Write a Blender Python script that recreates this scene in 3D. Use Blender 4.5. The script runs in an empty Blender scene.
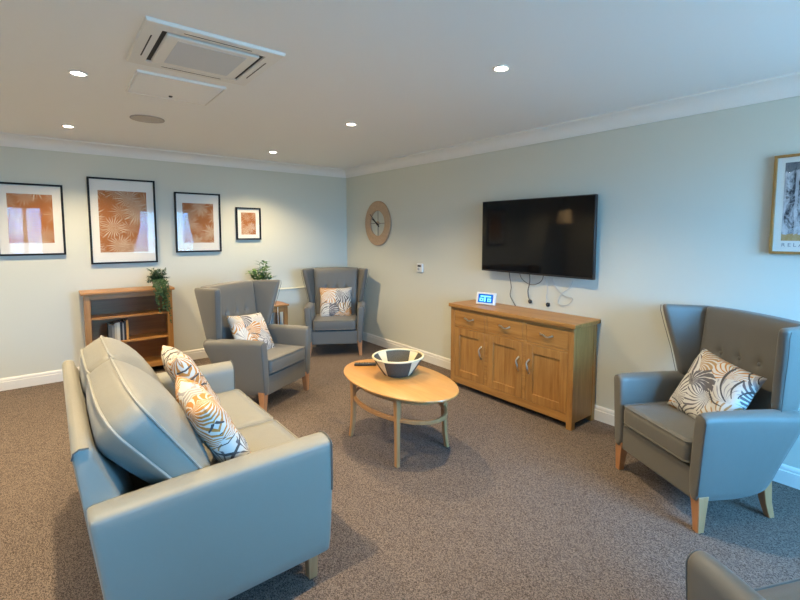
import bpy, bmesh, math, random
from math import sin, cos, pi, radians as rad, atan2, sqrt
from mathutils import Vector, Matrix
random.seed(7)
SC = bpy.context.scene
COL = SC.collection

# ------------------------------------------------------------------ helpers
def props(o, label=None, cat=None, group=None, kind=None):
    if label: o['label'] = label
    if cat: o['category'] = cat
    if group: o['group'] = group
    if kind: o['kind'] = kind
    return o

def empty(name, loc=(0, 0, 0), rz=0, label=None, cat=None, group=None):
    o = bpy.data.objects.new(name, None)
    o.empty_display_size = .1
    o.location = loc
    o.rotation_euler = (0, 0, rz)
    COL.objects.link(o)
    return props(o, label, cat, group)

def obj(name, bm, mat, parent=None, smooth=True, bevel=0, seg=2, sub=0, angle=40):
    bmesh.ops.recalc_face_normals(bm, faces=bm.faces)
    me = bpy.data.meshes.new(name)
    bm.to_mesh(me); bm.free()
    for m in (mat if isinstance(mat, (list, tuple)) else [mat]):
        me.materials.append(m)
    if smooth:
        me.polygons.foreach_set('use_smooth', [True] * len(me.polygons))
        try: me.set_sharp_from_angle(angle=rad(angle))
        except Exception: pass
    o = bpy.data.objects.new(name, me)
    COL.objects.link(o)
    if parent: o.parent = parent
    if bevel:
        b = o.modifiers.new('Bevel', 'BEVEL'); b.width = bevel; b.segments = seg
        b.limit_method = 'ANGLE'; b.angle_limit = rad(35)
    if sub:
        s = o.modifiers.new('Sub', 'SUBSURF'); s.levels = sub; s.render_levels = sub
    return o

def structure(name, bm, mat, **k):
    return props(obj(name, bm, mat, **k), kind='structure')

def box(bm, x0, x1, y0, y1, z0, z1, mi=0):
    vs = [bm.verts.new((x, y, z)) for x in (x0, x1) for y in (y0, y1) for z in (z0, z1)]
    for f in ((0, 1, 3, 2), (4, 6, 7, 5), (0, 4, 5, 1), (2, 3, 7, 6), (0, 2, 6, 4), (1, 5, 7, 3)):
        fc = bm.faces.new([vs[i] for i in f]); fc.material_index = mi
    return vs

def bx(*a):
    bm = bmesh.new(); box(bm, *a); return bm

def loft(bm, rings, cap=True, mi=0, closed=False):
    vr = [[bm.verts.new(p) for p in r] for r in rings]
    n = len(vr[0])
    pairs = list(zip(vr[:-1], vr[1:])) + ([(vr[-1], vr[0])] if closed else [])
    for a, b in pairs:
        for i in range(n):
            j = (i + 1) % n
            f = bm.faces.new((a[i], a[j], b[j], b[i])); f.material_index = mi
    if cap and not closed:
        for r in (vr[0], vr[-1]):
            f = bm.faces.new(r); f.material_index = mi
    return vr

def rrect(hx, hy, r, n=4, cx=0, cy=0):
    pts = []
    for sx, sy, a0 in ((1, 1, 0), (-1, 1, 90), (-1, -1, 180), (1, -1, 270)):
        for k in range(n + 1):
            a = rad(a0 + 90 * k / n)
            pts.append((cx + sx * (hx - r) + r * cos(a), cy + sy * (hy - r) + r * sin(a)))
    return pts

def tube(bm, pts, r, n=8, closed=False, mi=0, rs=None):
    pts = [Vector(p) for p in pts]
    N = len(pts); rings = []
    prev = None
    for i, p in enumerate(pts):
        if closed: t = (pts[(i + 1) % N] - pts[i - 1])
        else: t = pts[min(i + 1, N - 1)] - pts[max(i - 1, 0)]
        t.normalize()
        if prev is None:
            a = Vector((0, 0, 1)) if abs(t.z) < .9 else Vector((1, 0, 0))
            u = t.cross(a).normalized()
        else:
            u = (prev - t * prev.dot(t)).normalized()
        prev = u
        v = t.cross(u)
        rr = rs[i] if rs else r
        rings.append([p + u * rr * cos(2 * pi * k / n) + v * rr * sin(2 * pi * k / n) for k in range(n)])
    loft(bm, rings, mi=mi, closed=closed)

def lathe(bm, prof, n=32, cx=0, cy=0, mi=0, sx=1, sy=1, cap=True):
    rings = [[(cx + sx * r * cos(2 * pi * k / n), cy + sy * r * sin(2 * pi * k / n), z) for k in range(n)] for r, z in prof]
    loft(bm, rings, cap=cap, mi=mi)

def xform(bm, f):
    for v in bm.verts: v.co = Vector(f(v.co))

def dup(root, loc, rz, **k):
    r = root.copy(); COL.objects.link(r); r.location = loc; r.rotation_euler = (0, 0, rz)
    def rec(a, b):
        for ch in list(a.children):
            c = ch.copy(); COL.objects.link(c); c.parent = b
            rec(ch, c)
    rec(root, r)
    props(r, **k)
    return r

# ------------------------------------------------------------------ materials
def newmat(name):
    m = bpy.data.materials.new(name); m.use_nodes = True
    nt = m.node_tree
    return m, nt, nt.nodes['Principled BSDF']

def N(nt, t, **k):
    n = nt.nodes.new(t)
    for a, b in k.items():
        if a in n.inputs: n.inputs[a].default_value = b
        else: setattr(n, a, b)
    return n

def L(nt, a, b): nt.links.new(a, b)

def math_(nt, op, a, b=None, clamp=False):
    n = nt.nodes.new('ShaderNodeMath'); n.operation = op; n.use_clamp = clamp
    for i, v in enumerate((a, b)):
        if v is None: continue
        if isinstance(v, (int, float)): n.inputs[i].default_value = v
        else: nt.links.new(v, n.inputs[i])
    return n.outputs[0]

def mixc(nt, fac, a, b):
    n = nt.nodes.new('ShaderNodeMix'); n.data_type = 'RGBA'
    for s, v in ((n.inputs[0], fac), (n.inputs[6], a), (n.inputs[7], b)):
        if isinstance(v, (int, float)): s.default_value = v
        elif isinstance(v, tuple): s.default_value = (*v[:3], 1)
        else: nt.links.new(v, s)
    return n.outputs[2]

def ocoord(nt): return nt.nodes.new('ShaderNodeTexCoord').outputs['Object']

def bump(nt, b, h, strength=.2, dist=.002):
    n = N(nt, 'ShaderNodeBump', Strength=strength, Distance=dist)
    L(nt, h, n.inputs['Height']); L(nt, n.outputs[0], b.inputs['Normal'])

def plain(name, c, rough=.5, metal=0, spec=.5, emit=None, es=0, bumpy=0, scale=200):
    m, nt, b = newmat(name)
    b.inputs['Base Color'].default_value = (*c, 1)
    b.inputs['Roughness'].default_value = rough
    b.inputs['Metallic'].default_value = metal
    b.inputs['Specular IOR Level'].default_value = spec
    if emit:
        b.inputs['Emission Color'].default_value = (*emit, 1)
        b.inputs['Emission Strength'].default_value = es
    no = N(nt, 'ShaderNodeTexNoise', Scale=scale); L(nt, ocoord(nt), no.inputs['Vector'])
    v = math_(nt, 'MULTIPLY', no.outputs[0], .08)
    v = math_(nt, 'ADD', v, .96)
    hs = N(nt, 'ShaderNodeHueSaturation'); hs.inputs['Color'].default_value = (*c, 1)
    L(nt, v, hs.inputs['Value']); L(nt, hs.outputs[0], b.inputs['Base Color'])
    if bumpy: bump(nt, b, no.outputs[0], bumpy)
    return m

def wood(name, c1, c2, axis='x', rough=.38, scale=1.0):
    m, nt, b = newmat(name)
    mp = N(nt, 'ShaderNodeMapping'); L(nt, ocoord(nt), mp.inputs[0])
    s = {'x': (1.2, 16, 16), 'y': (16, 1.2, 16), 'z': (16, 16, 1.2)}[axis]
    mp.inputs['Scale'].default_value = [v * scale for v in s]
    n1 = N(nt, 'ShaderNodeTexNoise', Scale=1.6, Detail=6, Roughness=.6, Distortion=.6)
    L(nt, mp.outputs[0], n1.inputs['Vector'])
    n2 = N(nt, 'ShaderNodeTexNoise', Scale=7, Detail=4, Roughness=.7)
    L(nt, mp.outputs[0], n2.inputs['Vector'])
    f = math_(nt, 'ADD', math_(nt, 'MULTIPLY', n1.outputs[0], .7), math_(nt, 'MULTIPLY', n2.outputs[0], .3))
    r = N(nt, 'ShaderNodeValToRGB'); L(nt, f, r.inputs[0])
    r.color_ramp.elements[0].position = .32; r.color_ramp.elements[0].color = (*c2, 1)
    r.color_ramp.elements[1].position = .62; r.color_ramp.elements[1].color = (*c1, 1)
    L(nt, r.outputs[0], b.inputs['Base Color'])
    b.inputs['Roughness'].default_value = rough
    bump(nt, b, n2.outputs[0], .08, .001)
    return m

def fabric(name, c, rough=.62, weave=900, var=.12, sheen=.15):
    m, nt, b = newmat(name)
    oc = ocoord(nt)
    n1 = N(nt, 'ShaderNodeTexNoise', Scale=weave, Detail=2); L(nt, oc, n1.inputs['Vector'])
    n2 = N(nt, 'ShaderNodeTexNoise', Scale=5, Detail=3); L(nt, oc, n2.inputs['Vector'])
    v = math_(nt, 'ADD', math_(nt, 'MULTIPLY', n1.outputs[0], var), math_(nt, 'MULTIPLY', n2.outputs[0], .08))
    v = math_(nt, 'ADD', v, 1 - var / 2 - .04)
    hs = N(nt, 'ShaderNodeHueSaturation'); hs.inputs['Color'].default_value = (*c, 1)
    L(nt, v, hs.inputs['Value']); L(nt, hs.outputs[0], b.inputs['Base Color'])
    b.inputs['Roughness'].default_value = rough
    b.inputs['Sheen Weight'].default_value = sheen
    n3 = N(nt, 'ShaderNodeTexNoise', Scale=14, Detail=2); L(nt, oc, n3.inputs['Vector'])
    h = math_(nt, 'ADD', math_(nt, 'MULTIPLY', n1.outputs[0], .25), n3.outputs[0])
    bump(nt, b, h, .25, .004)
    return m

def leaf_print(name, scale=5.5, off=0.0):
    """cream cotton with palm fronds in rust, charcoal and fine dark outline"""
    m, nt, b = newmat(name)
    oc = ocoord(nt)
    mp = N(nt, 'ShaderNodeMapping'); L(nt, oc, mp.inputs[0])
    mp.inputs['Location'].default_value = (off, off * 1.7, 0)
    mp.inputs['Scale'].default_value = (1, 1, .01)
    no = N(nt, 'ShaderNodeTexNoise', Scale=7, Detail=1); L(nt, mp.outputs[0], no.inputs['Vector'])
    add = N(nt, 'ShaderNodeVectorMath', operation='MULTIPLY_ADD')
    L(nt, no.outputs['Color'], add.inputs[0]); add.inputs[1].default_value = (.05, .05, 0); L(nt, mp.outputs[0], add.inputs[2])
    def layer(sc, seedoff, nstripe, duty):
        sh = N(nt, 'ShaderNodeVectorMath', operation='ADD'); L(nt, add.outputs[0], sh.inputs[0]); sh.inputs[1].default_value = (seedoff, seedoff * .6, 0)
        vo = N(nt, 'ShaderNodeTexVoronoi', voronoi_dimensions='2D', Scale=sc)
        L(nt, sh.outputs[0], vo.inputs['Vector'])
        sub = N(nt, 'ShaderNodeVectorMath', operation='SUBTRACT')
        L(nt, sh.outputs[0], sub.inputs[0]); L(nt, vo.outputs['Position'], sub.inputs[1])
        sx = N(nt, 'ShaderNodeSeparateXYZ'); L(nt, sub.outputs[0], sx.inputs[0])
        cs = N(nt, 'ShaderNodeSeparateColor'); L(nt, vo.outputs['Color'], cs.inputs[0])
        # origin of the fan pushed off to one side so the fronds run across the cell
        ph = math_(nt, 'MULTIPLY', cs.outputs[1], 6.28)
        ox = math_(nt, 'MULTIPLY', math_(nt, 'COSINE', ph), .45 / sc)
        oy = math_(nt, 'MULTIPLY', math_(nt, 'SINE', ph), .45 / sc)
        dx = math_(nt, 'ADD', sx.outputs[0], ox); dy = math_(nt, 'ADD', sx.outputs[1], oy)
        an = math_(nt, 'ARCTAN2', dy, dx)
        rd = math_(nt, 'SQRT', math_(nt, 'ADD', math_(nt, 'MULTIPLY', dx, dx), math_(nt, 'MULTIPLY', dy, dy)))
        an2 = math_(nt, 'ADD', an, math_(nt, 'MULTIPLY', rd, 5))
        s = math_(nt, 'SINE', math_(nt, 'MULTIPLY', an2, nstripe))
        dd = math_(nt, 'ADD', math_(nt, 'MULTIPLY', math_(nt, 'SUBTRACT', cs.outputs[2], .5), 1.7), duty)
        gt = N(nt, 'ShaderNodeTexNoise', Scale=22, Detail=2); L(nt, oc, gt.inputs['Vector'])
        dd = math_(nt, 'ADD', dd, math_(nt, 'MULTIPLY', math_(nt, 'SUBTRACT', gt.outputs[0], .5), 2.2))
        st = math_(nt, 'GREATER_THAN', s, dd) if duty < .5 else math_(nt, 'GREATER_THAN', s, duty)
        return st, cs.outputs[0], rd
    st, rnd, rd = layer(scale, 0, 22, .05)
    base = (.64, .62, .57)
    rmp = N(nt, 'ShaderNodeValToRGB'); L(nt, rnd, rmp.inputs[0]); cr = rmp.color_ramp; cr.interpolation = 'CONSTANT'
    cr.elements[0].position = 0; cr.elements[0].color = (.50, .22, .05, 1)
    cr.elements[1].position = .38; cr.elements[1].color = (.13, .12, .13, 1)
    e = cr.elements.new(.68); e.color = (.33, .32, .33, 1)
    e = cr.elements.new(.85); e.color = (.42, .26, .12, 1)
    c = mixc(nt, st, base, rmp.outputs[0])
    st2, r2, rd2 = layer(scale * .7, 3.3, 12, .88)
    m2 = math_(nt, 'MULTIPLY', math_(nt, 'MULTIPLY', st2, math_(nt, 'GREATER_THAN', rd2, .06)), math_(nt, 'GREATER_THAN', r2, .45))
    c = mixc(nt, m2, c, (.07, .065, .065))
    L(nt, c, b.inputs['Base Color'])
    b.inputs['Roughness'].default_value = .75
    wn = N(nt, 'ShaderNodeTexNoise', Scale=600); L(nt, oc, wn.inputs['Vector'])
    bump(nt, b, wn.outputs[0], .2, .002)
    return m

def art_rust(name, scale, off):
    """rust ground with pale palm-fan bursts of fine rays (drawn in x,z)"""
    m, nt, b = newmat(name)
    oc = ocoord(nt)
    sp = N(nt, 'ShaderNodeSeparateXYZ'); L(nt, oc, sp.inputs[0])
    cb = N(nt, 'ShaderNodeCombineXYZ'); L(nt, sp.outputs[0], cb.inputs[0]); L(nt, sp.outputs[2], cb.inputs[1])
    def burst(sc, o, n):
        ad = N(nt, 'ShaderNodeVectorMath', operation='ADD'); L(nt, cb.outputs[0], ad.inputs[0]); ad.inputs[1].default_value = (o, o * .7, 0)
        vo = N(nt, 'ShaderNodeTexVoronoi', voronoi_dimensions='2D', Scale=sc, Randomness=.8); L(nt, ad.outputs[0], vo.inputs['Vector'])
        sub = N(nt, 'ShaderNodeVectorMath', operation='SUBTRACT'); L(nt, ad.outputs[0], sub.inputs[0]); L(nt, vo.outputs['Position'], sub.inputs[1])
        sx = N(nt, 'ShaderNodeSeparateXYZ'); L(nt, sub.outputs[0], sx.inputs[0])
        an = math_(nt, 'ARCTAN2', sx.outputs[1], sx.outputs[0])
        s = math_(nt, 'SINE', math_(nt, 'MULTIPLY', an, n))
        d = math_(nt, 'MULTIPLY', vo.outputs['Distance'], 1.0)
        # ragged outline of the fan
        ng = N(nt, 'ShaderNodeTexNoise', Scale=2.0, Detail=4)
        c2 = N(nt, 'ShaderNodeCombineXYZ'); L(nt, math_(nt, 'MULTIPLY', an, 2.0), c2.inputs[0]); L(nt, vo.outputs['Color'], c2.inputs[1])
        L(nt, c2.outputs[0], ng.inputs['Vector'])
        lim = math_(nt, 'ADD', math_(nt, 'MULTIPLY', ng.outputs[0], 1.1), -.06)
        ins = math_(nt, 'MULTIPLY', math_(nt, 'SUBTRACT', lim, d), 4, clamp=True)
        return math_(nt, 'MULTIPLY', math_(nt, 'MULTIPLY', math_(nt, 'SUBTRACT', s, .05), 2.5, clamp=True), ins)
    f = math_(nt, 'MAXIMUM', burst(scale, off, 24), math_(nt, 'MULTIPLY', burst(scale * 1.3, off + 2.1, 19), .6))
    nz = N(nt, 'ShaderNodeTexNoise', Scale=90, Detail=3); L(nt, oc, nz.inputs['Vector'])
    f = math_(nt, 'MULTIPLY', f, math_(nt, 'ADD', math_(nt, 'MULTIPLY', nz.outputs[0], .9), .35))
    n4 = N(nt, 'ShaderNodeTexNoise', Scale=9, Detail=3); L(nt, oc, n4.inputs['Vector'])
    g = mixc(nt, n4.outputs[0], (.30, .095, .018), (.40, .145, .035))
    L(nt, mixc(nt, f, g, (.66, .60, .46)), b.inputs['Base Color'])
    b.inputs['Roughness'].default_value = .7
    return m

def glass_pane(name, tint=(1, 1, 1), ior=1.45, rough=.0):
    m, nt, b = newmat(name)
    nt.nodes.remove(b)
    out = nt.nodes['Material Output']
    tr = N(nt, 'ShaderNodeBsdfTransparent'); tr.inputs[0].default_value = (*tint, 1)
    gl = N(nt, 'ShaderNodeBsdfGlossy', Roughness=rough)
    ge = N(nt, 'ShaderNodeNewGeometry')
    dt = N(nt, 'ShaderNodeVectorMath', operation='DOT_PRODUCT'); L(nt, ge.outputs['Normal'], dt.inputs[0]); L(nt, ge.outputs['Incoming'], dt.inputs[1])
    f0 = ((ior - 1) / (ior + 1)) ** 2
    k = math_(nt, 'POWER', math_(nt, 'SUBTRACT', 1.0, math_(nt, 'ABSOLUTE', dt.outputs['Value'])), 5)
    fr = math_(nt, 'ADD', math_(nt, 'MULTIPLY', k, 1 - f0), f0)
    mx = N(nt, 'ShaderNodeMixShader'); L(nt, fr, mx.inputs[0]); L(nt, tr.outputs[0], mx.inputs[1]); L(nt, gl.outputs[0], mx.inputs[2])
    L(nt, mx.outputs[0], out.inputs[0])
    return m

def carpet_mat():
    m, nt, b = newmat('carpet_loop_pile')
    oc = ocoord(nt)
    mp = N(nt, 'ShaderNodeMapping'); L(nt, oc, mp.inputs[0]); mp.inputs['Rotation'].default_value = (0, 0, 0)
    mp.inputs['Scale'].default_value = (1, .6, 1)
    v = N(nt, 'ShaderNodeTexVoronoi', voronoi_dimensions='2D', Scale=350, Randomness=.5); L(nt, mp.outputs[0], v.inputs['Vector'])
    n1 = N(nt, 'ShaderNodeTexNoise', Scale=400, Detail=1); L(nt, oc, n1.inputs['Vector'])
    n2 = N(nt, 'ShaderNodeTexNoise', Scale=1.5, Detail=2); L(nt, oc, n2.inputs['Vector'])
    cs = N(nt, 'ShaderNodeSeparateColor'); L(nt, v.outputs['Color'], cs.inputs[0])
    f = math_(nt, 'ADD', math_(nt, 'MULTIPLY', cs.outputs[0], .55), math_(nt, 'MULTIPLY', n1.outputs[0], .45))
    r = N(nt, 'ShaderNodeValToRGB'); L(nt, f, r.inputs[0])
    r.color_ramp.elements[0].position = .2; r.color_ramp.elements[0].color = (.046, .035, .030, 1)
    r.color_ramp.elements[1].position = .8; r.color_ramp.elements[1].color = (.27, .215, .185, 1)
    L(nt, r.outputs[0], b.inputs['Base Color'])
    b.inputs['Roughness'].default_value = .95
    b.inputs['Specular IOR Level'].default_value = .1
    h = math_(nt, 'SUBTRACT', 1.0, v.outputs['Distance'])
    bump(nt, b, h, .6, .004)
    return m

M = {}
M['wall'] = plain('wall_paint', (.635, .645, .575), .85, bumpy=.04, scale=300)
M['ceil'] = plain('ceiling_paint', (.86, .88, .88), .9, bumpy=.03, scale=300)
M['white'] = plain('white_gloss_paint', (.80, .78, .74), .4)
M['cove'] = plain('cove_paint', (.82, .82, .80), .6)
M['carpet'] = carpet_mat()
M['oak'] = wood('oak_y', (.44, .22, .062), (.265, .115, .028), 'y')
M['oakz'] = wood('oak_z', (.44, .22, .062), (.265, .115, .028), 'z')
M['oakx'] = wood('oak_x', (.44, .215, .06), (.29, .125, .03), 'x')
M['oak_dark'] = wood('oak_back', (.36, .15, .042), (.27, .105, .026), 'x')
M['beech'] = wood('beech_top', (.56, .30, .10), (.46, .225, .065), 'y', rough=.3, scale=.6)
M['beechz'] = wood('beech_leg', (.46, .24, .10), (.36, .18, .07), 'z')
M['leg'] = wood('chair_leg_wood', (.50, .24, .11), (.39, .17, .07), 'z')
M['taupe'] = fabric('taupe_upholstery', (.138, .131, .115), rough=.5)
M['sofa'] = fabric('grey_beige_upholstery', (.255, .245, .205), rough=.5)
M['pipe'] = fabric('piping_cloth', (.30, .295, .26), rough=.5)
M['pipe_dark'] = fabric('dark_piping_cloth', (.07, .075, .07), rough=.5)
M['black'] = plain('black_frame', (.008, .008, .008), .5, spec=.25)
M['blackpl'] = plain('black_plastic', (.015, .015, .017), .3)
M['screen'] = plain('tv_screen', (.003, .003, .004), .06, spec=.25)
M['mount'] = plain('mount_board', (.76, .75, .71), .8)
M['metal'] = plain('brushed_nickel', (.62, .58, .50), .28, metal=1)
M['glass'] = glass_pane('picture_glass', ior=1.19)
M['winglass'] = glass_pane('window_glass', ior=1.3)
M['plastic'] = plain('white_plastic', (.78, .78, .75), .4)
M['grille'] = plain('grey_grille', (.40, .42, .43), .7)
M['slot'] = plain('dark_slot', (.05, .05, .05), .8)
M['curtain'] = fabric('curtain_cloth', (.42, .40, .42), rough=.9, weave=300)
M['leafg'] = plain('plant_leaf', (.10, .23, .04), .45, scale=30)
M['leafd'] = plain('plant_leaf_dark', (.035, .09, .03), .4, scale=30)
M['pot'] = plain('grey_pot', (.35, .34, .32), .6)
M['soil'] = plain('potting_soil', (.04, .028, .02), .95)

# ------------------------------------------------------------------ room
XW, YS, H = -5.7, -7.2, 2.4
structure('floor', bx(XW - .1, .1, YS - .2, .1, -.06, 0), M['carpet'], smooth=False)
structure('ceiling', bx(XW - .1, .1, YS - .2, .1, H, H + .06), M['ceil'], smooth=False)
structure('wall_back', bx(XW - .1, .1, 0, .1, 0, H), M['wall'], smooth=False)
structure('wall_right', bx(0, .1, YS, 0, 0, H), M['wall'], smooth=False)
structure('wall_left', bx(XW - .1, XW, YS, 0, 0, H), M['wall'], smooth=False)
WIN = [(-4.05, -3.4), (-1.8, -.35)]
WZ0, WZ1 = .80, 2.08
bm = bmesh.new()
xs = [XW] + [v for w in WIN for v in w] + [0]
for i in range(0, len(xs), 2): box(bm, xs[i], xs[i + 1], YS - .2, YS, 0, H)
for a, b_ in WIN:
    box(bm, a, b_, YS - .2, YS, 0, WZ0); box(bm, a, b_, YS - .2, YS, WZ1, H)
structure('wall_front', bm, M['wall'], smooth=False)
for i, (a, b_) in enumerate(WIN):
    bm = bmesh.new()
    y0, y1 = YS - .14, YS - .08
    box(bm, a, b_, y0, y1, WZ0, WZ0 + .06); box(bm, a, b_, y0, y1, WZ1 - .06, WZ1)
    box(bm, a, a + .06, y0, y1, WZ0, WZ1); box(bm, b_ - .06, b_, y0, y1, WZ0, WZ1)
    mx = (a + b_) / 2; box(bm, mx - .035, mx + .035, y0, y1, WZ0 + .06, WZ1 - .06)
    w = structure('window_%d' % (i + 1), bm, M['white'], bevel=.004)
    bm = bmesh.new(); box(bm, a + .06, mx - .035, y0 + .025, y0 + .031, WZ0 + .06, WZ1 - .06); box(bm, mx + .035, b_ - .06, y0 + .025, y0 + .031, WZ0 + .06, WZ1 - .06)
    obj('window_pane', bm, M['winglass'], w, smooth=False)
    obj('window_sill', bx(a - .05, b_ + .05, YS - .08, YS + .06, WZ0 - .03, WZ0), M['white'], w, bevel=.005)

# cove and skirting: profile (distance from wall, z), run along a wall
def run(name, prof, p0, p1, nrm, mat):
    bm = bmesh.new()
    rings = [[(p[0] + nrm[0] * d, p[1] + nrm[1] * d, z) for d, z in prof] for p in (p0, p1)]
    loft(bm, rings)
    return structure(name, bm, mat, angle=30)
cove = [(0, H), (0, 2.292), (.012, 2.292), (.012, 2.303)] + [(.095 - .083 * cos(rad(a)), 2.303 + .083 * sin(rad(a))) for a in range(10, 90, 13)] + [(.095, 2.388), (.107, 2.388), (.107, H)]
skirt = [(0, 0), (.018, 0), (.018, .082), (.012, .086), (.014, .092), (.013, .104), (.008, .113), (.004, .117), (0, .117)]
run('trim_1', cove, (XW, 0), (0, 0), (0, -1), M['cove'])
run('trim_2', cove, (0, 0), (0, YS), (-1, 0), M['cove'])
run('trim_3', cove, (XW, YS), (XW, 0), (1, 0), M['cove'])
run('trim_4', cove, (0, YS), (XW, YS), (0, 1), M['cove'])
run('baseboard_back', skirt, (XW, 0), (0, 0), (0, -1), M['white'])
run('baseboard_right', skirt, (0, 0), (0, YS), (-1, 0), M['white'])
run('baseboard_left', skirt, (XW, YS), (XW, 0), (1, 0), M['white'])
run('baseboard_front', skirt, (0, YS), (XW, YS), (0, 1), M['white'])
# low boxed-in ledge behind the corner chair
bm = bx(-1.42, 0, -.10, 0, 0, .755)
box(bm, -1.425, 0, -.105, 0, .755, .768)
structure('trim_5', bm, M['wall'], smooth=False, bevel=.003)

# ------------------------------------------------------------------ wingback chair (front at -y, depth +y)
def ring_bar(pa, pb, th, z, r=.022, n=3):
    """rounded-rectangle ring between plan points pa->pb with thickness th at height z"""
    a = Vector(pa); b = Vector(pb); d = b - a; ln = d.length; d.normalize(); nn = Vector((-d.y, d.x))
    c = (a + b) / 2
    out = []
    for u, v in rrect(ln / 2, th / 2, min(r, th / 2 - .001), n):
        p = c + d * u + nn * v
        out.append((p.x, p.y, z))
    return out

def boxcushion(hw, hh, ht, bf, bb, cr, f, mat, pmat, parent, name='cushion', pr=.005, front=True, back=True, nr=7):
    per = rrect(hw, hh, cr, 5)
    # refine perimeter
    P = []
    for i in range(len(per)):
        a, b_ = per[i], per[(i + 1) % len(per)]
        seg = max(1, int(sqrt((a[0] - b_[0]) ** 2 + (a[1] - b_[1]) ** 2) / .05))
        for k in range(seg): P.append((a[0] + (b_[0] - a[0]) * k / seg, a[1] + (b_[1] - a[1]) * k / seg))
    rings = []
    for k in range(nr):            # back centre to edge
        s = .04 + .96 * k / (nr - 1) if nr > 1 else 1
        rings.append([(x * s, y * s, -ht - bb * (1 - s ** 2.2)) for x, y in P])
    rings.append([(x * 1.015, y * 1.015, -ht * .4) for x, y in P])
    rings.append([(x * 1.015, y * 1.015, ht * .4) for x, y in P])
    for k in range(nr - 1, -1, -1):
        s = .04 + .96 * k / (nr - 1)
        rings.append([(x * s, y * s, ht + bf * (1 - s ** 2.2)) for x, y in P])
    bm = bmesh.new(); loft(bm, rings)
    xform(bm, f)
    c = obj(name, bm, mat, parent, angle=80)
    bm = bmesh.new()
    for z, use in ((-ht, back), (ht, front)):
        if use: tube(bm, [f(Vector((x * 1.008, y * 1.008, z))) for x, y in P], pr, 6, closed=True)
    obj('piping', bm, pmat, c)
    return c

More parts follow.
